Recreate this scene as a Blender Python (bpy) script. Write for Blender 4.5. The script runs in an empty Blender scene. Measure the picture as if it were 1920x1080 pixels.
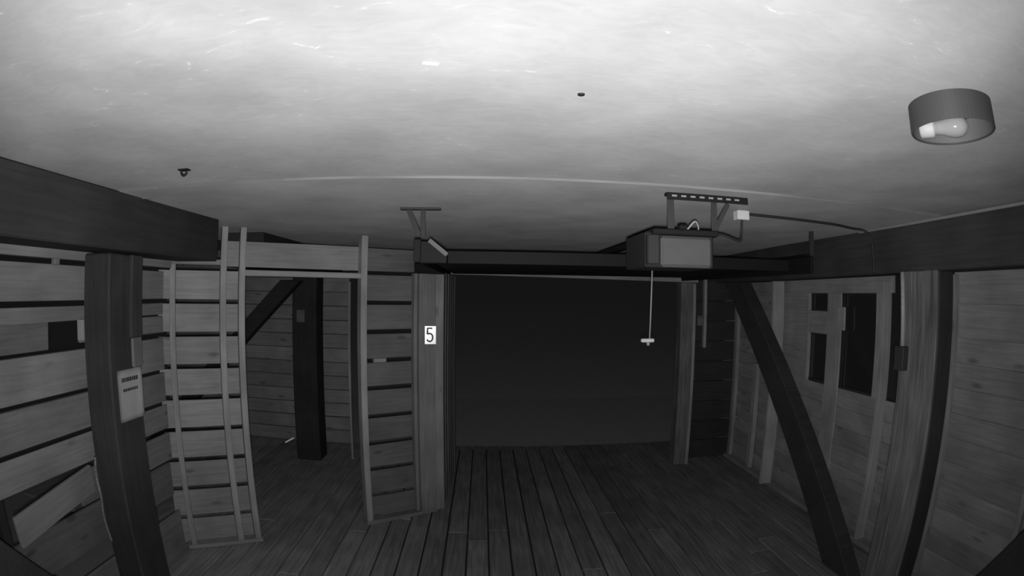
import bpy, bmesh, math, random
from mathutils import Vector, Matrix
random.seed(5)
S = bpy.context.scene
COL = S.collection
H = 2.0                       # height of the lens above the floor boards
CEIL = H + 0.455              # underside of the ceiling

# ------------------------------------------------------------------ camera
F_PX, YAW, PITCH, ROLL = 960.0, 0.0544, 0.009, -0.0135   # equidistant wide-angle lens
cd = bpy.data.cameras.new('security_camera_lens')
cam = bpy.data.objects.new('security_camera_lens', cd); COL.objects.link(cam)
cd.type = 'PANO'
cd.sensor_fit = 'HORIZONTAL'; cd.sensor_width = 36.0; cd.sensor_height = 20.25
cd.clip_start = 0.01; cd.clip_end = 200
cy = cd.cycles if hasattr(cd, 'cycles') and hasattr(cd.cycles, 'panorama_type') else cd
cy.panorama_type = 'FISHEYE_LENS_POLYNOMIAL'
cy.fisheye_fov = math.pi
cy.fisheye_polynomial_k0 = 0.0
cy.fisheye_polynomial_k1 = -(1920.0 / 36.0) / F_PX      # radians per millimetre on the sensor
cy.fisheye_polynomial_k2 = 0.0
cy.fisheye_polynomial_k3 = 0.0
cy.fisheye_polynomial_k4 = 0.0
c, s = math.cos(ROLL), math.sin(ROLL); Ry = Matrix(((c, 0, s), (0, 1, 0), (-s, 0, c)))
c, s = math.cos(PITCH), math.sin(PITCH); Rx = Matrix(((1, 0, 0), (0, c, -s), (0, s, c)))
c, s = math.cos(YAW), math.sin(YAW); Rz = Matrix(((c, s, 0), (-s, c, 0), (0, 0, 1)))
R = Rz @ Rx @ Ry
right, fwd, up = R.col[0], R.col[1], R.col[2]
M = Matrix((right, up, -fwd)).transposed().to_4x4()
M.translation = Vector((0, 0, H))
cam.matrix_world = M
S.camera = cam

# ------------------------------------------------------------------ world, infrared lamp of the camera, exposure
w = bpy.data.worlds.new('night'); S.world = w; w.use_nodes = True
w.node_tree.nodes['Background'].inputs[0].default_value = (1, 1, 1, 1)
w.node_tree.nodes['Background'].inputs[1].default_value = 0.0125
S.view_settings.view_transform = 'Standard'; S.view_settings.look = 'None'
S.view_settings.exposure = 0.0; S.view_settings.gamma = 1.0; S.view_settings.use_curve_mapping = False
# the camera's own infrared diodes: a flood that is wide sideways and narrow in height
IR_POWER = 205.0
ld = bpy.data.lights.new('infrared_lamp', 'POINT'); ld.energy = IR_POWER; ld.shadow_soft_size = 0.02
ld.use_nodes = True
nt = ld.node_tree; em = next(n for n in nt.nodes if n.type == 'EMISSION')
def curve(src, pts, lo_=-1.0, hi_=1.0):
    mr = nt.nodes.new('ShaderNodeMapRange'); mr.inputs['From Min'].default_value = lo_; mr.inputs['From Max'].default_value = hi_
    nt.links.new(src, mr.inputs['Value'])
    fc = nt.nodes.new('ShaderNodeFloatCurve'); cm = fc.mapping.curves[0]
    P = [((a - lo_) / (hi_ - lo_), b) for a, b in pts]
    cm.points[0].location = P[0]; cm.points[1].location = P[-1]
    for p in P[1:-1]: cm.points.new(*p)
    fc.mapping.update(); nt.links.new(mr.outputs[0], fc.inputs['Value']); return fc.outputs[0]
tcl = nt.nodes.new('ShaderNodeTexCoord'); sep = nt.nodes.new('ShaderNodeSeparateXYZ'); nt.links.new(tcl.outputs['Normal'], sep.inputs[0])
sd = math.sin
vert_ = curve(sep.outputs[2], [(-1, .03), (-.75, .15), (-.55, .42), (-.42, .56), (-.28, .80), (-.15, .95), (0, 1), (.36, 1), (.44, .97), (.52, .78), (.75, .3), (1, .1)])
horz_ = curve(sep.outputs[0], [(-1, .45), (-.85, .64), (-.7, .82), (-.354, .92), (0, 1), (.43, 1), (.61, .84), (.8, .64), (.9, .42), (1, .25)])
back_ = curve(sep.outputs[1], [(-1, 0), (-.25, 0), (.0, .15), (.47, .72), (.6, .95), (.7, 1), (1, 1)])
m1 = nt.nodes.new('ShaderNodeMath'); m1.operation = 'MULTIPLY'; nt.links.new(vert_, m1.inputs[0]); nt.links.new(horz_, m1.inputs[1])
m2 = nt.nodes.new('ShaderNodeMath'); m2.operation = 'MULTIPLY'; nt.links.new(m1.outputs[0], m2.inputs[0]); nt.links.new(back_, m2.inputs[1])
nt.links.new(m2.outputs[0], em.inputs['Strength'])
lo = bpy.data.objects.new('infrared_lamp', ld); COL.objects.link(lo)
lo.location = (0.0, -0.02, H - 0.035)

# ------------------------------------------------------------------ materials
def nodes(name):
    m = bpy.data.materials.new(name); m.use_nodes = True
    n = m.node_tree.nodes; return m, n, m.node_tree.links, n['Principled BSDF']
def g(v): return (v, v, v, 1)
def plain(name, v, rough=0.6, metal=0.0, spec=0.4):
    m, n, l, b = nodes(name)
    tc = n.new('ShaderNodeTexCoord'); no = n.new('ShaderNodeTexNoise'); no.inputs['Scale'].default_value = 14
    no.inputs['Detail'].default_value = 4
    rp = n.new('ShaderNodeValToRGB'); rp.color_ramp.elements[0].color = g(v * .85); rp.color_ramp.elements[1].color = g(min(v * 1.12, 1))
    l.new(tc.outputs['Object'], no.inputs['Vector']); l.new(no.outputs['Fac'], rp.inputs['Fac']); l.new(rp.outputs['Color'], b.inputs['Base Color'])
    b.inputs['Roughness'].default_value = rough; b.inputs['Metallic'].default_value = metal
    b.inputs['Specular IOR Level'].default_value = spec
    return m
def wood(name, v, var=.25, knots=True, grain=.22, rough=.75, scale=1.0):
    """sawn board, grain along the object's local X"""
    m, n, l, b = nodes(name)
    tc = n.new('ShaderNodeTexCoord'); oi = n.new('ShaderNodeObjectInfo')
    off = n.new('ShaderNodeVectorMath'); off.operation = 'MULTIPLY_ADD'
    cmb = n.new('ShaderNodeCombineXYZ')
    for i in range(3): l.new(oi.outputs['Random'], cmb.inputs[i])
    l.new(cmb.outputs[0], off.inputs[0]); off.inputs[1].default_value = (37, 19, 11); l.new(tc.outputs['Object'], off.inputs[2])
    mp = n.new('ShaderNodeMapping'); mp.inputs['Scale'].default_value = (1.2 * scale, 22 * scale, 22 * scale)
    l.new(off.outputs[0], mp.inputs['Vector'])
    no = n.new('ShaderNodeTexNoise'); no.inputs['Scale'].default_value = 2.2; no.inputs['Detail'].default_value = 6; no.inputs['Distortion'].default_value = .6
    l.new(mp.outputs[0], no.inputs['Vector'])
    rp = n.new('ShaderNodeValToRGB')
    rp.color_ramp.elements[0].position = .25; rp.color_ramp.elements[1].position = .8
    rp.color_ramp.elements[0].color = g(v * (1 - grain)); rp.color_ramp.elements[1].color = g(v * (1 + grain * .6))
    l.new(no.outputs['Fac'], rp.inputs['Fac'])
    # blotches of wear
    no2 = n.new('ShaderNodeTexNoise'); no2.inputs['Scale'].default_value = 3.0; no2.inputs['Detail'].default_value = 3
    l.new(off.outputs[0], no2.inputs['Vector'])
    r2 = n.new('ShaderNodeMapRange'); r2.inputs['From Min'].default_value = .3; r2.inputs['From Max'].default_value = .7
    r2.inputs['To Min'].default_value = .82; r2.inputs['To Max'].default_value = 1.15
    l.new(no2.outputs['Fac'], r2.inputs['Value'])
    rv = n.new('ShaderNodeMapRange'); rv.inputs['To Min'].default_value = 1 - var * .5; rv.inputs['To Max'].default_value = 1 + var * .5
    l.new(oi.outputs['Random'], rv.inputs['Value'])
    mu = n.new('ShaderNodeMath'); mu.operation = 'MULTIPLY'; l.new(r2.outputs[0], mu.inputs[0]); l.new(rv.outputs[0], mu.inputs[1])
    last = mu
    if knots:
        mk = n.new('ShaderNodeMapping'); mk.inputs['Scale'].default_value = (2.6, 7, 7); l.new(off.outputs[0], mk.inputs['Vector'])
        vo = n.new('ShaderNodeTexVoronoi'); vo.inputs['Scale'].default_value = 1.0; l.new(mk.outputs[0], vo.inputs['Vector'])
        kr = n.new('ShaderNodeMapRange'); kr.inputs['From Min'].default_value = .06; kr.inputs['From Max'].default_value = .17
        kr.inputs['To Min'].default_value = .6; kr.inputs['To Max'].default_value = 1; l.new(vo.outputs['Distance'], kr.inputs['Value'])
        m3 = n.new('ShaderNodeMath'); m3.operation = 'MULTIPLY'; l.new(mu.outputs[0], m3.inputs[0]); l.new(kr.outputs[0], m3.inputs[1]); last = m3
    mx = n.new('ShaderNodeMix'); mx.data_type = 'RGBA'; mx.blend_type = 'MULTIPLY'; mx.inputs[0].default_value = 1
    l.new(rp.outputs['Color'], mx.inputs[6]); l.new(last.outputs[0], mx.inputs[7])
    l.new(mx.outputs[2], b.inputs['Base Color'])
    bp = n.new('ShaderNodeBump'); bp.inputs['Strength'].default_value = .25; bp.inputs['Distance'].default_value = .004
    l.new(no.outputs['Fac'], bp.inputs['Height']); l.new(bp.outputs[0], b.inputs['Normal'])
    b.inputs['Roughness'].default_value = rough; b.inputs['Specular IOR Level'].default_value = .2
    return m
MAT = dict(
    board=wood('pale_sawn_board', .37), stud=wood('pale_stud', .41, .15, False),
    left=wood('grey_board', .26), plate=wood('plate_lumber', .30, .1, False),
    beam=wood('dark_stained_timber', .05, .2, False), beam_lifted=wood('lightened_dark_timber', .08, .2, False), post5=wood('door_post_lumber', .27, .1, False),
    siding=wood('weathered_siding', .38), frame=wood('window_lumber', .43, .15, False), rpost=wood('rough_hewn_pale_timber', .21, .1, False, .5),
    floor=wood('darker_floor_plank', .27, .35, False, .45), floor_pale=wood('floor_plank', .37, .3, False, .4), far=wood('far_board', .34), dark=wood('dark_board', .055, .2, False),  # centre and right planks get the darker floor tone
    panel=wood('darker_board', .185), black=plain('black_steel', .018, .6, 0, .15), steel=plain('galvanised_steel', .055, .6, 0, .2), strap=plain('strap_steel', .16, .6), lightsteel=plain('bright_channel', .35, .5),  # panel: darker tone for the right slats and set-back boards
    grey=plain('grey_plastic', .028), white=plain('white_plastic', .75), lens=plain('frosted_lens', .105, .4), paper=plain('paper', .8),
    ink=plain('ink', .05), digit=plain('digit_print', .12, .8), cord=plain('cord', .38), drum=plain('bronze_drum', .055, .5, 0, .3), inner=plain('lamp_inside', .12),
    socket=plain('porcelain', .4), gravel=plain('gravel_yard', .42), door=plain('door_panel_paint', .03, .7, 0, .15), cable=plain('black_cable', .04))
def ceiling_mat():
    m, n, l, b = nodes('painted_strand_board')
    tc = n.new('ShaderNodeTexCoord')
    mp = n.new('ShaderNodeMapping'); mp.inputs['Scale'].default_value = (5, 11, 5); mp.inputs['Rotation'].default_value = (0, 0, .15)
    l.new(tc.outputs['Object'], mp.inputs['Vector'])
    vo = n.new('ShaderNodeTexNoise'); vo.inputs['Scale'].default_value = 2.4; vo.inputs['Detail'].default_value = 8; vo.inputs['Roughness'].default_value = .62; vo.inputs['Distortion'].default_value = 1.4
    l.new(mp.outputs[0], vo.inputs['Vector'])
    r1 = n.new('ShaderNodeValToRGB'); e = r1.color_ramp.elements
    e[0].position = .3; e[0].color = g(.185); e[1].position = .66; e[1].color = g(.205)
    x = e.new(.71); x.color = g(.28)
    l.new(vo.outputs['Fac'], r1.inputs['Fac'])
    n2 = n.new('ShaderNodeTexNoise'); n2.inputs['Scale'].default_value = 2.6; n2.inputs['Detail'].default_value = 3; l.new(tc.outputs['Object'], n2.inputs['Vector'])
    mr = n.new('ShaderNodeMapRange'); mr.inputs['From Min'].default_value = .3; mr.inputs['From Max'].default_value = .7; mr.inputs['To Min'].default_value = .85; mr.inputs['To Max'].default_value = 1.12
    l.new(n2.outputs['Fac'], mr.inputs['Value'])
    mx = n.new('ShaderNodeMix'); mx.data_type = 'RGBA'; mx.blend_type = 'MULTIPLY'; mx.inputs[0].default_value = 1
    l.new(r1.outputs['Color'], mx.inputs[6]); l.new(mr.outputs[0], mx.inputs[7]); l.new(mx.outputs[2], b.inputs['Base Color'])
    bp = n.new('ShaderNodeBump'); bp.inputs['Strength'].default_value = .1; bp.inputs['Distance'].default_value = .004; l.new(vo.outputs['Fac'], bp.inputs['Height']); l.new(bp.outputs[0], b.inputs['Normal'])
    b.inputs['Roughness'].default_value = .6; b.inputs['Diffuse Roughness'].default_value = 1.0; b.inputs['Specular IOR Level'].default_value = .25
    return m
MAT['ceiling'] = ceiling_mat()
def glass_mat():
    m, n, l, b = nodes('window_glass'); b.inputs['Base Color'].default_value = g(.9); b.inputs['Roughness'].default_value = .02
    b.inputs['Transmission Weight'].default_value = 1; b.inputs['IOR'].default_value = 1.45; return m
MAT['glass'] = glass_mat()
def bulb_mat():
    m, n, l, b = nodes('bulb_glass'); b.inputs['Base Color'].default_value = g(.27); b.inputs['Roughness'].default_value = .12; return m
MAT['bulb'] = bulb_mat()
def retro_mat():
    m, n, l, b = nodes('reflective_sheeting'); b.inputs['Base Color'].default_value = g(.95); b.inputs['Metallic'].default_value = 1; b.inputs['Roughness'].default_value = .37; return m
MAT['retro'] = retro_mat()

# ------------------------------------------------------------------ helpers
def link(name, bm, mat, parent=None, loc=(0, 0, 0), rot=(0, 0, 0), smooth=False):
    me = bpy.data.meshes.new(name); bm.to_mesh(me); bm.free()
    if smooth:
        for p in me.polygons: p.use_smooth = True
    me.materials.append(MAT[mat]); o = bpy.data.objects.new(name, me); COL.objects.link(o)
    o.parent = parent; o.location = loc; o.rotation_euler = rot
    return o
def tag(o, label, cat, group=None):
    o['label'] = label; o['category'] = cat
    if group: o['group'] = group
    return o
def struct(o, label=None):
    o['kind'] = 'structure'
    if label: o['label'] = label
    return o
def empty(name, loc=(0, 0, 0), rz=0):
    o = bpy.data.objects.new(name, None); COL.objects.link(o); o.location = loc; o.rotation_euler = (0, 0, rz); o.empty_display_size = .1
    return o
def bm_box(sx, sy, sz, bev=.003, jit=0.0):
    bm = bmesh.new(); bmesh.ops.create_cube(bm, size=1)
    for v in bm.verts:
        v.co = Vector((v.co.x * sx, v.co.y * sy, v.co.z * sz)) + Vector([random.uniform(-jit, jit) for _ in range(3)])
    b = min(bev, .3 * min(sx, sy, sz))
    if b > 1e-4: bmesh.ops.bevel(bm, geom=bm.edges[:], offset=b, segments=1, affect='EDGES')
    return bm
def box(name, x0, x1, y0, y1, z0, z1, mat, parent=None, bev=.003, jit=0.0, rot=(0, 0, 0)):
    return link(name, bm_box(abs(x1 - x0), abs(y1 - y0), abs(z1 - z0), bev, jit), mat, parent, ((x0 + x1) / 2, (y0 + y1) / 2, (z0 + z1) / 2), rot)
def upright(name, x0, x1, y0, y1, z0, z1, mat, parent=None, bev=.003, jit=0.0):
    """a vertical timber: long axis is local X so the grain runs up"""
    return link(name, bm_box(z1 - z0, abs(y1 - y0), abs(x1 - x0), bev, jit), mat, parent, ((x0 + x1) / 2, (y0 + y1) / 2, (z0 + z1) / 2), (0, -math.pi / 2, 0))
def beam_between(name, a, b, wd, ht, mat, parent=None, bev=.006, jit=0.0, side=(1, 0, 0)):
    a, b = Vector(a), Vector(b); d = (b - a); L = d.length; x = d.normalized(); y = Vector(side); y = (y - y.dot(x) * x).normalized(); z = x.cross(y)
    o = link(name, bm_box(L, wd, ht, bev, jit), mat, parent)
    o.matrix_local = Matrix.Translation((a + b) / 2) @ Matrix((x, y, z)).transposed().to_4x4()
    return o
def bm_tube(pts, r, seg=10, cap=True):
    bm = bmesh.new(); rings = []; pts = [Vector(p) for p in pts]
    t = (pts[1] - pts[0]).normalized(); ref = Vector((0, 0, 1)) if abs(t.z) < .9 else Vector((1, 0, 0)); nrm = t.cross(ref).normalized()
    for i, p in enumerate(pts):
        t = (pts[min(i + 1, len(pts) - 1)] - pts[max(i - 1, 0)]).normalized()
        nrm = (nrm - nrm.dot(t) * t).normalized(); bn = t.cross(nrm)
        rr = r[i] if isinstance(r, (list, tuple)) else r
        rings.append([bm.verts.new(p + rr * (math.cos(2 * math.pi * k / seg) * nrm + math.sin(2 * math.pi * k / seg) * bn)) for k in range(seg)])
    for q, u in zip(rings, rings[1:]):
        for k in range(seg): bm.faces.new((q[k], q[(k + 1) % seg], u[(k + 1) % seg], u[k]))
    if cap: bm.faces.new(rings[0][::-1]); bm.faces.new(rings[-1])
    bmesh.ops.recalc_face_normals(bm, faces=bm.faces[:])
    return bm
def bm_lathe(prof, seg=40):
    bm = bmesh.new(); rings = []
    for r, z in prof:
        rings.append([bm.verts.new((r * math.cos(2 * math.pi * k / seg), r * math.sin(2 * math.pi * k / seg), z)) for k in range(seg)])
    for q, u in zip(rings, rings[1:]):
        for k in range(seg): bm.faces.new((q[k], q[(k + 1) % seg], u[(k + 1) % seg], u[k]))
    bmesh.ops.remove_doubles(bm, verts=bm.verts[:], dist=1e-5)
    bmesh.ops.recalc_face_normals(bm, faces=bm.faces[:])
    return bm
def brace(name, axis, c0, c1, top, bot, ztop, zbot, mat):
    """diagonal timber whose ends are sawn level against beam and floor; axis 1: leans along Y, 0: along X"""
    bm = bmesh.new(); V = []
    for (u0, u1), z in ((top, ztop), (bot, zbot)):
        for u in (u0, u1):
            for q in (c0, c1): V.append((q, u, z) if axis == 1 else (u, q, z))
    mid = sum((Vector(v) for v in V), Vector()) / 8
    vs = [bm.verts.new(Vector(v) - mid) for v in V]
    for f in ((0, 1, 3, 2), (4, 5, 7, 6), (0, 1, 5, 4), (2, 3, 7, 6), (0, 2, 6, 4), (1, 3, 7, 5)): bm.faces.new([vs[i] for i in f])
    bmesh.ops.recalc_face_normals(bm, faces=bm.faces[:]); bmesh.ops.bevel(bm, geom=bm.edges[:], offset=.006, segments=1, affect='EDGES')
    return link(name, bm, mat, None, mid)
def spline(pts, n=8):
    P = [Vector(p) for p in pts]; P = [2 * P[0] - P[1]] + P + [2 * P[-1] - P[-2]]; out = []
    for i in range(1, len(P) - 2):
        for k in range(n):
            t = k / n
            out.append(.5 * ((2 * P[i]) + (-P[i-1] + P[i+1]) * t + (2*P[i-1] - 5*P[i] + 4*P[i+1] - P[i+2]) * t*t + (-P[i-1] + 3*P[i] - 3*P[i+1] + P[i+2]) * t**3))
    return out + [P[-2]]

# ================================================================== SETTING
# ground outside; its rise is made up to keep the opening evenly dark
bm = bmesh.new(); ys = [-8, 6.55, 9, 14, 22, 45]; zs = [-.16, -.16, .1, 1.0, 2.8, 8.5]; prev = None
for y_, z_ in zip(ys, zs):
    cur = (bm.verts.new((-40, y_, z_)), bm.verts.new((40, y_, z_)))
    if prev: bm.faces.new((prev[0], prev[1], cur[1], cur[0]))
    prev = cur
bmesh.ops.recalc_face_normals(bm, faces=bm.faces[:])
gr = link('ground', bm, 'gravel'); struct(gr, 'dark yard outside the building, with a made-up rise hiding the sky')
# floor: planks along the depth of the garage
fl = empty('floor'); struct(fl, 'dark plank floor with open joints')
PITCH_F = .1685; x = -1.305 - 19 * PITCH_F
while x < 3.1:
    y0 = -.6 if x > -2.5 else 3.3; y1 = 6.45
    bk = random.uniform(.5, 4.5) if x > -2.5 else random.uniform(4, 5.8)
    for a, b in ((y0, bk), (bk + .004, y1)):
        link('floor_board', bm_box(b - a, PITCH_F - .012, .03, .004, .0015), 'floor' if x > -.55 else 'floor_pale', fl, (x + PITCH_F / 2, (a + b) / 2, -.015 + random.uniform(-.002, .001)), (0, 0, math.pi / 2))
    x += PITCH_F
link('subfloor', bm_box(5.9, 7.1, .04, 0), 'beam', fl, (.3, 2.92, -.075))

# ceiling: two runs of sheet, the far one a finger lower so that its edge shows
ce = empty('ceiling', (0, 0, CEIL)); struct(ce, 'pale strand board ceiling with a bright sheet joint')
box('ceiling_panel', -2.5, 3.15, -.7, 2.0, .006, .02, 'ceiling', ce, .001)
box('lit_edge_strip', -.85, 2.15, 1.996, 2.0, -.006, .006, 'post5', ce, .001)  # added paler strip paints in the brightness of the lit edge
box('ceiling_panel', -2.5, 3.15, 2.001, 6.5, -.006, .02, 'ceiling', ce, .001)

# left wall: spaced boards on studs, local x = depth, local y = outwards
wl = empty('wall_left', (-2.25, 0, 0), math.pi / 2); struct(wl, 'board wall with dark open gaps behind the left post')
def zc(v): return H + v
box('top_plate', -.6, 3.14, -.05, .06, zc(.135), zc(.215), 'plate', wl, .004)
lg = [.105, -.082, -.315, -.548, -.785, -1.005]
rows = [(-.08 - .0, .105)]
def lboard(x0, x1, z0, z1, mat='left', dy=0.0): box('board', x0, x1, .01 + dy, .032 + dy, zc(z0), zc(z1), mat, wl, .003, .003)
lboard(-.6, 3.12, -.080, .108)
lboard(-.6, 3.12, -.192, -.112)
lboard(2.24, 3.12, -.315, -.200)
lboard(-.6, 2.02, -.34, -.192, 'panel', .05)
lboard(-.6, 3.12, -.575, -.352)
lboard(-.6, 3.12, -.800, -.600)
lboard(-.6, 3.12, -1.000, -.828)
lboard(2.1, 3.12, -1.235, -1.035)
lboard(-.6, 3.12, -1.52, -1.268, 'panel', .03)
lboard(-.6, 3.12, -1.98, -1.64)
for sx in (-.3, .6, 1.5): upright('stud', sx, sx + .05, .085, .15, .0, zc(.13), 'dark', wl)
upright('stud', 2.00, 2.04, -.02, .012, zc(.105), zc(.14), 'left', wl)
upright('block', 2.215, 2.25, -.03, .01, zc(-.30), zc(-.185), 'stud', wl)

# diagonal front partition: local x runs along it to the right, local y away from the lens
PA = math.radians(33.08)
wf = empty('wall_front', (-2.267, 3.156, 0), PA); struct(wf, 'slatted partition with pale studs and a doorway')
gap = [(.125, .151), (-.115, -.081), (-.350, -.314), (-.583, -.548), (-.811, -.775), (-1.046, -1.013), (-1.277, -1.244), (-1.505, -1.471), (-1.740, -1.708)]
k = 1.021
def pboards(s0, s1, mat):
    tops = [g_[0] for g_ in gap] ; bots = [g_[1] for g_ in gap[1:]] + [-1.94]
    for t, b in zip(tops, bots):
        box('board', s0, s1, .089, .110, zc(b * k), zc(t * k), mat, wf, .003, .0025)
pboards(-.06, .607, 'board')
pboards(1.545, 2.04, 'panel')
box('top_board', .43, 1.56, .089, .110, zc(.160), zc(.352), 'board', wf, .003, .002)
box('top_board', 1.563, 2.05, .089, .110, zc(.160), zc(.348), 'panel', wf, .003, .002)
box('top_plate', -.04, .42, .0, .089, zc(.166), zc(.206), 'plate', wf, .004)
for s0, s1, zt in ((.033, .077, .166), (.417, .466, .449), (.560, .608, .449), (1.537, 1.590, .44)):
    upright('stud', s0, s1, 0, .089, .036, zc(zt), 'stud', wf, .003, .001)
upright('stud', 2.024, 2.056, .03, .089, .036, zc(.15), 'post5', wf, .003)
box('header', .608, 1.537, .0, .089, zc(.094), zc(.137), 'stud', wf, .003)
box('sole_plate', .0, .62, -.004, .10, .002, .036, 'stud', wf, .003)
box('sole_plate', 1.53, 2.06, -.004, .10, .002, .036, 'post5', wf, .003)
box('filler_block', 1.68, 1.79, .075, .12, zc(-.592), zc(-.560), 'stud', wf, .003)

# return wall beside the vehicle opening, running away from the numbered post
RA = math.atan2(5.55 - 4.52, -.30 + .36)
wr = empty('wall_inner', (-.36, 4.52, 0), RA); struct(wr, 'dim upright boards lining the vehicle opening')
for i in range(6):
    upright('board', .0 + i * .172, .165 + i * .172, 0, .022, .01, zc(.17), 'far', wr, .003, .002)
# end wall between the opening and the window wall
we = empty('wall_end', (2.46, 5.62, 0)); struct(we, 'dark boards right of the vehicle opening')
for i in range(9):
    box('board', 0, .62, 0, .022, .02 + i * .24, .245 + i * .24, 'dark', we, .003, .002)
upright('stud', .10, .135, -.05, 0, zc(-.62), zc(.2), 'frame', we)
box('block', .02, .10, -.04, 0, zc(-.36), zc(-.24), 'rpost', we)
# lintel above the opening
tr = beam_between('trim_1', (-.40, 5.56, zc(.215)), (2.46, 5.56, zc(.165)), .06, .05, 'far', None, .004, 0, (0, 1, 0)); struct(tr, 'thin lintel board above the dark vehicle opening')

# back room seen through the doorway
wb = empty('wall_back', (-3.6, 6.30, 0)); struct(wb, 'dim board wall of the room behind the doorway')
for i in range(14):
    z0 = .02 + i * .178
    box('board', -.9, 1.90, .0, .022, z0, z0 + .170, 'far', wb, .003, .003)
wk = empty('wall_rear', (-2.9, -.62, 0)); struct(wk, 'boards behind the lens')
for i in range(10): box('board', 0, 6.1, -.022, 0, .01 + i * .243, .243 + i * .243, 'dark', wk, .003)

# right wall: lapped siding outside studs, windows.  local x = -depth, local y = outwards
WX = 3.05
wR = empty('wall_right', (WX, 0, 0), -math.pi / 2); struct(wR, 'lapped siding wall with studs and three dark window openings')
SP = .1665
def sboard(y0, y1, z1, z0, mat='siding'):
    o = link('siding_board', bm_box(y1 - y0, .015, z1 - z0 + .022, .002, .002), mat, wR, (-(y0 + y1) / 2, .016, zc((z0 + z1) / 2 - .006)), (math.radians(10.5), 0, 0))
    return o
# section nearest the lens
zt = -.10
sboard(-.6, 2.32, .165, -.045); sboard(-.6, 2.32, -.045, -.105 - SP + .005 + .0)
z1 = -.266
while z1 > -1.95:
    z0 = max(z1 - SP, -1.99); sboard(-.6, 2.32, z1, z0); z1 = z0
# window section: siding below the sills and left of the windows
z1 = -.80
while z1 > -1.95:
    z0 = max(z1 - SP, -1.99); sboard(2.62, 6.0, z1, z0); z1 = z0
z1 = .16
while z1 > -.79:
    z0 = max(z1 - SP, -.80); sboard(4.62, 6.0, z1, z0); z1 = z0
def wbox(name, y0, y1, z0, z1, mat='frame', d0=-.02, d1=.02): return box(name, -y1, -y0, d0, d1, zc(z0), zc(z1), mat, wR, .003, .001)
wbox('header_board', 2.96, 4.62, .028, .17)
wbox('panel_board', 4.115, 4.62, -.80, .028, 'siding')
wbox('rail_board', 3.80, 4.115, -.340, -.134)
wbox('panel_board', 3.00, 3.14, -.80, .028)
for y0, y1, dz0, dz1, mt, d0, d1 in ((3.615, 3.815, -1.96, .028, 'frame', -.022, -.002), (4.49, 4.53, -1.96, .15, 'frame', -.20, -.065), (2.98, 3.02, -1.96, .12, 'frame', -.09, -.005), (3.02, 3.14, -.80, .03, 'frame', -.03, -.021), (2.28, 2.335, -1.96, .15, 'siding', -.05, -.002), (1.50, 1.54, -1.96, .15, 'siding', -.05, -.002), (.5, .54, -1.96, .15, 'siding', -.05, -.002), (5.55, 5.62, -1.96, .15, 'siding', -.05, -.002)):
    upright('stud', -y1, -y0, d0, d1, zc(dz0), zc(dz1), mt, wR, .003, .001)
st = upright('stud', -5.10, -5.02, -.06, -.01, zc(-1.97), zc(-.75), 'frame', wR); 
box('sole_plate', -6.0, -2.62, -.09, .0, .0, .04, 'siding', wR); box('sole_plate', -2.33, .6, -.09, .0, .0, .04, 'siding', wR)
wbox('mullion_block', 3.54, 3.63, -.29, -.09, 'frame', -.045, -.022)
def window(n, y0, y1, z0, z1, label):
    e = empty('window_%d' % n, (WX + .025, (y0 + y1) / 2, zc(z0))); struct(e, label)
    w_, h_ = y1 - y0, z1 - z0
    for nm, a in (('frame_stile', (-w_/2 - .01, -w_/2 + .012, 0, h_)), ('frame_stile', (w_/2 - .012, w_/2 + .01, 0, h_)), ('frame_rail', (-w_/2, w_/2, -.01, .012)), ('frame_rail', (-w_/2, w_/2, h_ - .012, h_ + .01))):
        box(nm, -.012, .012, a[0], a[1], a[2], a[3], 'dark', e, .001)
    box('pane', -.002, .002, -w_/2, w_/2, 0, h_, 'glass', e, 0)
window(1, 3.815, 4.115, -.134, .028, 'small dark pane at the top left of the window group')
window(2, 3.815, 4.275, -.785, -.340, 'lower left dark pane of the window group')
window(3, 3.14, 3.615, -.790, .024, 'tall dark pane at the right of the window group')

# trim strip where the right beam meets the ceiling
t2 = beam_between('trim_2', (2.335, -.5, CEIL - .012), (2.665, 4.75, CEIL - .018), .018, .018, 'lightsteel', None, .003); struct(t2, 'thin pale moulding along the right ceiling edge')

# ================================================================== TIMBER FRAME
b = beam_between('timber_beam', (-1.93, -.55, zc(.313)), (-1.93, 3.06, zc(.313)), .34, .283, 'beam', None, .008, .004)
tag(b, 'dark heavy timber beam along the left edge of the ceiling', 'beam')
b = beam_between('timber_beam', (-1.93, 3.80, zc(.313)), (-1.93, 6.2, zc(.313)), .34, .283, 'beam', None, .008, .004)
tag(b, 'dark beam in the back room, above the doorway header', 'beam')
b = beam_between('timber_beam', (2.50, -.5, zc(.305)), (2.84, 5.50, zc(.290)), .30, .30, 'beam_lifted', None, .008, .004)  # timber colour lightened here to offset the weaker lamp on this side
tag(b, 'dark heavy timber beam along the right edge of the ceiling', 'beam')

p = empty('timber_post', (-2.0, 2.245, 0)); tag(p, 'dark timber post at left with a paper notice', 'post')
upright('shaft', -.105, .10, -.135, .135, 0, zc(.168), 'beam', p, .01, .003)
upright('cleat', .10, .125, .035, .135, zc(-.27), zc(.166), 'dark', p, .004, .002)
upright('splice_block', .10, .118, .05, .135, zc(-.43), zc(-.275), 'panel', p, .008, .006)
p = empty('timber_post', (-2.05, 5.73, 0)); tag(p, 'dark timber post seen through the doorway', 'post')
upright('shaft', -.15, .15, -.135, .135, 0, zc(.168), 'beam', p, .01, .003)
n_ = tag(link('paper_note', bm_box(.10, .004, .14, 0), 'rpost', None, (-2.09, 5.588, zc(-.30))), 'small faint note on the post in the back room', 'paper')

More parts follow.
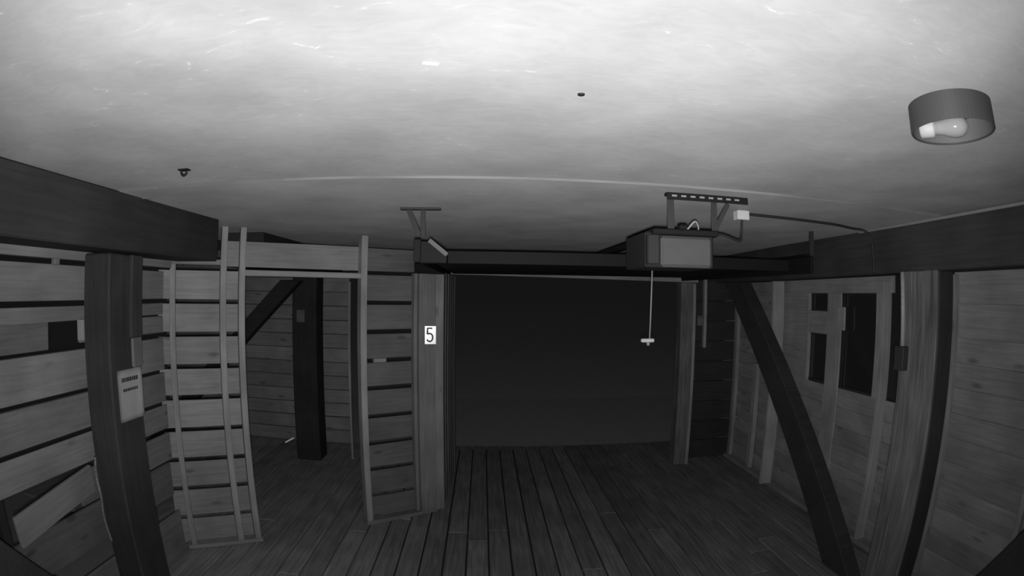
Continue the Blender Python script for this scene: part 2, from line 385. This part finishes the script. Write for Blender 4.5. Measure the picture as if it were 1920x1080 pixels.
p = empty('timber_post', (2.62, 2.20, 0)); tag(p, 'pale weathered timber post with conduit, right of the windows', 'post')
upright('shaft', -.10, .048, -.155, .155, 0, zc(.153), 'beam', p, .006, .002)
upright('cladding_board', -.122, -.101, -.155, -.045, 0, zc(.153), 'rpost', p, .004, .002)
upright('cladding_board', -.118, -.101, -.04, .055, 0, zc(.153), 'rpost', p, .004, .002)
upright('cladding_board', -.124, -.101, .06, .155, 0, zc(.153), 'rpost', p, .004, .002)

p = empty('timber_post', (2.31, 5.52, 0)); tag(p, 'weathered post at the right of the vehicle opening', 'post')
upright('shaft', -.095, .095, -.06, .09, 0, zc(.145), 'rpost', p, .008, .003)
upright('corner_strip', .05, .085, -.075, -.06, 0, zc(.12), 'siding', p, .003)

p = empty('door_post', (-2.267 + math.cos(PA) * 2.05, 3.156 + math.sin(PA) * 2.05, 0), PA); tag(p, 'pale post beside the vehicle opening bearing a number plate', 'post')
upright('shaft', .012, .165, .0, .14, 0, zc(.150), 'post5', p, .005, .002)
upright('stop_strip', .165, .178, .03, .14, 0, zc(.15), 'dark', p, .002)
upright('casing', .178, .262,   .035, .10, 0, zc(.15), 'far', p, .004, .002)

b = brace('timber_brace', 1, 2.50, 2.63, (4.58, 4.93), (2.47, 2.84), zc(.132), .004, 'dark')
tag(b, 'dark diagonal timber brace crossing in front of the right windows', 'brace')
b = brace('timber_brace', 1, 2.53, 2.67, (.09, .44), (1.43, 1.79), zc(.148), .004, 'dark')
tag(b, 'dark diagonal brace in the lower right corner', 'brace')
b = brace('timber_brace', 1, -2.05, -1.92, (-.18, .20), (1.70, 2.08), zc(.164), .004, 'dark')
tag(b, 'dark diagonal brace in the lower left corner', 'brace')
b = brace('timber_brace', 0, 5.44, 5.585, (-2.29, -2.05), (-4.37, -4.13), zc(.10), .004, 'dark')
tag(b, 'dark diagonal brace leaning on the post in the back room', 'brace')

# ================================================================== GARAGE DOOR, TRACKS, OPENER
tk = empty('door_track', (-.37, 2.72, 0)); tag(tk, 'left overhead door track hung from the ceiling', 'door track')
box('hanger_angle', -.09, .13, -.02, .02, zc(.437), zc(.449), 'steel', tk, .001)
beam_between('hanger_leg', (-.045, 0, zc(.44)), (.018, 0, zc(.295)), .004, .028, 'steel', tk, .001, 0, (0, 1, 0))
beam_between('hanger_leg', (.035, 0, zc(.44)), (.037, 0, zc(.29)), .004, .026, 'steel', tk, .001, 0, (0, 1, 0))
box('channel_web', -.008, .012, .02, 2.75, zc(.155), zc(.238), 'black', tk, .003)
box('channel_lip', .0, .034, .145, 2.75, zc(.240), zc(.278), 'lightsteel', tk, .002)
box('end_stop', -.010, .026, .0, .02, zc(.155), zc(.279), 'black', tk, .002)
bm = bmesh.new(); prof = [(-.008, .155), (.165, .155), (.165, .192), (.068, .268), (-.008, .272)]
A_ = [bm.verts.new((a, .025, zc(b))) for a, b in prof]; B_ = [bm.verts.new((a, .14, zc(b))) for a, b in prof]
bm.faces.new(A_); bm.faces.new(B_[::-1])
for i in range(5): bm.faces.new((A_[i], B_[i], B_[(i + 1) % 5], A_[(i + 1) % 5]))
bmesh.ops.recalc_face_normals(bm, faces=bm.faces[:]); link('roller_bracket', bm, 'black', tk)
beam_between('strap', (.070, .012, zc(.276)), (.168, .022, zc(.198)), .004, .024, 'strap', tk, .001, 0, (0, 1, 0))
tk = empty('door_track', (2.22, 2.95, 0)); tag(tk, 'right overhead door track beyond the opener', 'door track')
box('channel_web', -.012, .008, .02, 2.5, zc(.155), zc(.272), 'black', tk, .003)
box('channel_flange', -.065, .0, .02, 2.5, zc(.272), zc(.278), 'black', tk, .001)
box('hanger_leg', -.015, .015, .02, .04, zc(.272), zc(.445), 'steel', tk, .001)
gd = empty('garage_door', (.93, 3.25, zc(.19))); tag(gd, 'dark sectional garage door stored open below the ceiling', 'garage door')
for i in range(4):
    box('door_section', -1.26, 1.26, i * .535, i * .535 + .528, 0, .042, 'door', gd, .004)
box('bottom_rail', -1.26, 1.26, -.018, .0, -.012, .07, 'black', gd, .003)
op = empty('door_opener', (.865, 2.06, zc(.117))); tag(op, 'garage door opener motor with a pale lens, hung from the ceiling', 'door opener')
box('lens', -.122, .121, 0, .05, 0, .134, 'lens', op, .012)
box('chassis', -.178, .150, .05, .36, .0, .155, 'grey', op, .008)
box('top_cover', -.150, .165, .02, .36, .140, .168, 'black', op, .006)
box('side_cheek', -.180, -.124, .01, .05, .01, .14, 'grey', op, .006)
box('rail', -.03, .03, .36, 3.40, .160, .190, 'black', op, .003)
box('mounting_strap', -.068, -.036, .064, .068, .165, .330, 'steel', op, .001)
box('mounting_strap', .150, .178, .064, .068, .165, .318, 'steel', op, .001)
beam_between('cross_strap', (.165, .062, .175), (.235, .062, .30), .004, .022, 'steel', op, .001, 0, (0, 1, 0))
an = box('ceiling_angle', -.078, .332, .040, .075, .318, .332, 'black', op, .001)
link('angle_lip', bm_box(.41, .003, .026, 0), 'black', an, (0, -.0165, -.013))
for i in range(8):
    link('slot', bm_box(.024, .008, .002, 0), 'lightsteel', an, (-.17 + i * .045, -.0185, -.008), (math.pi / 2, 0, 0))
box('plug_cap', -.01, .03, .06, .10, .168, .195, 'black', op, .006)
link('wire', bm_tube(spline([(.02, .05, .17), (.05, .03, .205), (.075, .05, .18), (.08, .08, .16)]), .004, 8), 'cord', op, smooth=True)

rc = empty('release_cord', (.955, 2.87, zc(-.28))); tag(rc, 'thin pull cord with a T handle hanging below the opener', 'pull cord')
link('cord', bm_tube([(0.012, 0, .02), (.022, 0, .45)], .0045, 8), 'cord', rc, smooth=True)
link('handle', bm_box(.082, .022, .022, .006), 'white', rc, (.0, 0, .01))
link('knot', bm_lathe([(0, -.024), (.008, -.018), (.011, -.008), (.006, .0), (0, .0)], 12), 'cord', rc, (.004, 0, 0), smooth=True)

ob = empty('outlet_box', (1.335, 2.42, CEIL - .012)); tag(ob, 'small white outlet box on the ceiling beside the opener', 'outlet')
box('body', -.03, .03, -.02, .04, -.045, .004, 'white', ob, .004)
box('cover_plate', -.036, .036, -.026, -.02, -.048, .0, 'white', ob, .002)
pc = link('power_cord', bm_tube(spline([(1.325, 2.395, CEIL - .062), (1.32, 2.39, CEIL - .10), (1.315, 2.385, CEIL - .15), (1.29, 2.37, CEIL - .178), (1.18, 2.34, CEIL - .155), (1.06, 2.33, CEIL - .152)]), .0055, 8), 'cable', None, smooth=True)
tag(pc, 'short dark power cord looping from outlet box to opener', 'cord')
cb = link('cable', bm_tube(spline([(1.37, 2.45, CEIL - .02), (1.715, 2.50, CEIL - .018), (2.085, 2.56, CEIL - .018), (2.30, 2.62, CEIL - .022), (2.395, 2.61, CEIL - .03), (2.425, 2.57, CEIL - .075), (2.432, 2.555, CEIL - .19), (2.432, 2.55, CEIL - .31)]), .008, 8), 'cable', None, smooth=True)
tag(cb, 'thin cable crossing the ceiling and dropping down the right beam', 'cable')
cn = empty('wall_switch', (2.495, 2.30, zc(-.44))); tag(cn, 'grey switch box under a pale conduit on the right post', 'switch')
link('conduit', bm_tube([(-.008, .02, .14), (-.008, .035, .59)], .014, 12), 'frame', cn, smooth=True)
box('box', -.05, .003, -.03, .05, 0, .145, 'steel', cn, .004)

# ================================================================== CEILING LAMP
lp = empty('ceiling_lamp', (1.088, .793, CEIL + .006)); tag(lp, 'round dark drum ceiling lamp with a bare bulb inside', 'lamp')
link('drum', bm_lathe([(.0, -.001), (.114, -.001), (.114, -.069), (.1125, -.071), (.111, -.069), (.111, -.006), (0, -.006)], 64), 'drum', lp, smooth=False)
link('reflector', bm_lathe([(.0, -.0075), (.110, -.0075), (.110, -.066), (.109, -.066), (.109, -.0095), (0, -.0095)], 64), 'inner', lp, smooth=False)
ba = Vector((.62, -.78, 0)).normalized()
sk = link('socket', bm_tube([ba * -.088, ba * -.083, ba * -.05, ba * -.046], [.015, .024, .024, .022], 20), 'socket', lp, (.018, .022, -.047), smooth=True)
link('bulb', bm_tube([ba * t for t in (-.046, -.03, -.018, -.006, .006, .018, .03, .040, .047, .050)], [.018, .019, .022, .026, .0285, .029, .027, .021, .012, .002], 24), 'bulb', lp, (.018, .022, -.047), smooth=True)
hk = empty('ceiling_hook', (-1.191, 1.741, CEIL + .006)); tag(hk, 'small dark hook hanging at the left of the ceiling', 'hook')
link('plate', bm_box(.05, .03, .006, .002), 'black', hk, (0, 0, -.003))
link('hook', bm_tube(spline([(-.012, 0, -.004), (-.012, 0, -.016), (0, 0, -.026), (.012, 0, -.020), (.012, 0, -.012)]), .005, 8), 'black', hk, smooth=True)
tag(link('screw', bm_lathe([(0, -.004), (.008, -.003), (.009, 0), (0, .002)], 14), 'black', None, (.214, 1.104, CEIL + .005)), 'tiny dark screw head near the middle of the ceiling', 'screw')
tag(link('wood_splinter', bm_box(.034, .010, .003, .001), 'white', None, (-.118, .959, CEIL + .0035), (0, 0, .22)), 'short white splinter on the bright part of the ceiling', 'splinter')
tag(link('paint_chip', bm_box(.05, .02, .012, .004), 'strap', None, (-1.74, 2.20, CEIL - .006), (0, 0, .5)), 'small pale chip where left beam meets the ceiling', 'chip')

# ================================================================== NUMBER PLATE
PT = math.radians(12)                       # wedge is added to turn the plate towards the lamp and brighten it
npl = empty('number_plate', (-2.267 + math.cos(PA) * 2.149 + math.sin(PA) * .030, 3.156 + math.sin(PA) * 2.149 - math.cos(PA) * .030, zc(-.368)), PT)
tag(npl, 'bright reflective plate with number 5 on the pale post', 'sign')
bm = bmesh.new(); V = []
for z_ in (-.06, .06):
    for a_, b_ in ((-.040, .002), (.040, .002), (.040, .002 + (.024 + .040 * math.sin(PA - PT)) / math.cos(PA - PT)), (-.040, .002 + (.024 - .040 * math.sin(PA - PT)) / math.cos(PA - PT))): V.append(bm.verts.new((a_, b_, z_)))
for f in ((0, 1, 2, 3), (4, 5, 6, 7), (0, 1, 5, 4), (1, 2, 6, 5), (2, 3, 7, 6), (3, 0, 4, 7)): bm.faces.new([V[i] for i in f])
bmesh.ops.recalc_face_normals(bm, faces=bm.faces[:])
link('added_wedge', bm, 'post5', npl)
box('sheeting', -.048, .048, -.003, .0015, -.077, .077, 'retro', npl, .001)
# digit 5 as a stroked outline
pts = [(.020, .058), (-.020, .058), (-.022, .010)] + [(-.002 + .026 * math.cos(a), -.020 + .034 * math.sin(a)) for a in [math.radians(t) for t in range(120, -151, -15)]]
bm = bmesh.new(); hw = .0065; L = []; Rr = []
for i, p_ in enumerate(pts):
    a = Vector(pts[max(i - 1, 0)]); c_ = Vector(pts[min(i + 1, len(pts) - 1)]); d = (c_ - a).normalized(); nn = Vector((-d.y, d.x))
    sc = hw if i not in (1, 2) else hw * 1.2
    L.append(bm.verts.new((p_[0] + nn.x * sc, 0, p_[1] + nn.y * sc))); Rr.append(bm.verts.new((p_[0] - nn.x * sc, 0, p_[1] - nn.y * sc)))
for i in range(len(pts) - 1): bm.faces.new((L[i], L[i + 1], Rr[i + 1], Rr[i]))
r_ = bmesh.ops.extrude_face_region(bm, geom=bm.faces[:]); 
for q in r_['geom']:
    if isinstance(q, bmesh.types.BMVert): q.co.y -= .001
bmesh.ops.recalc_face_normals(bm, faces=bm.faces[:])
link('digit', bm, 'digit', npl, (-.004, -.0035, 0))

# ================================================================== PAPER NOTICE on the left post
pn = empty('paper_notice', (-1.897, 2.262, zc(-.572)), math.radians(90)); tag(pn, 'white paper notice pinned to the dark left post', 'notice')
bm = bmesh.new(); nx, nz = 8, 10; gridv = [[bm.verts.new(((i / nx - .5) * .216, -.003 - .006 * max(0, (i / nx - .7) / .3) ** 2 - .002 * math.sin(j / nz * 3), (j / nz - .5) * .275)) for j in range(nz + 1)] for i in range(nx + 1)]
for i in range(nx):
    for j in range(nz): bm.faces.new((gridv[i][j], gridv[i + 1][j], gridv[i + 1][j + 1], gridv[i][j + 1]))
bmesh.ops.solidify(bm, geom=bm.faces[:], thickness=.0006)
bmesh.ops.recalc_face_normals(bm, faces=bm.faces[:])
link('sheet', bm, 'paper', pn, smooth=True)
for zz, x0_, hh in ((.085, -.075, .022), (.030, -.065, .015)):
    x_ = x0_
    while x_ < x0_ + .135:
        wd = random.uniform(.010, .022); link('text_mark', bm_box(wd, .001, hh, 0), 'ink', pn, (x_ + wd / 2, -.0065, zz)); x_ += wd + .004

# ================================================================== ODD THINGS
b = beam_between('loose_plank', (-2.16, 2.12, zc(-1.045)), (-2.085, 1.43, zc(-1.10)), .025, .155, 'left', None, .003, .003); tag(b, 'loose sloping plank leaning on the left wall', 'plank')
MAT['foil'] = plain('crumpled_foil', .5, .5, 1.0)
b = beam_between('foil_scrap', (-2.56, 6.10, .030), (-2.455, 6.16, .085), .004, .022, 'foil', None, .001, .001, (-.37, .89, -.29)); tag(b, 'bright sliver of scrap on the back room floor', 'scrap')
b = upright('corner_batten', -1.560, -1.534, 5.74, 5.78, .0, zc(.10), 'stud', None); tag(b, 'thin pale upright batten in the back room', 'batten')
rp_ = link('hanging_rope', bm_tube(spline([(-2.07, 2.085, zc(-.90)), (-2.075, 2.075, zc(-1.0)), (-2.06, 2.07, zc(-1.12)), (-2.075, 2.075, zc(-1.25)), (-2.06, 2.08, zc(-1.4))]), .008, 8), 'rpost', None, smooth=True)
tag(rp_, 'short rope hanging down beside the dark left post', 'rope')
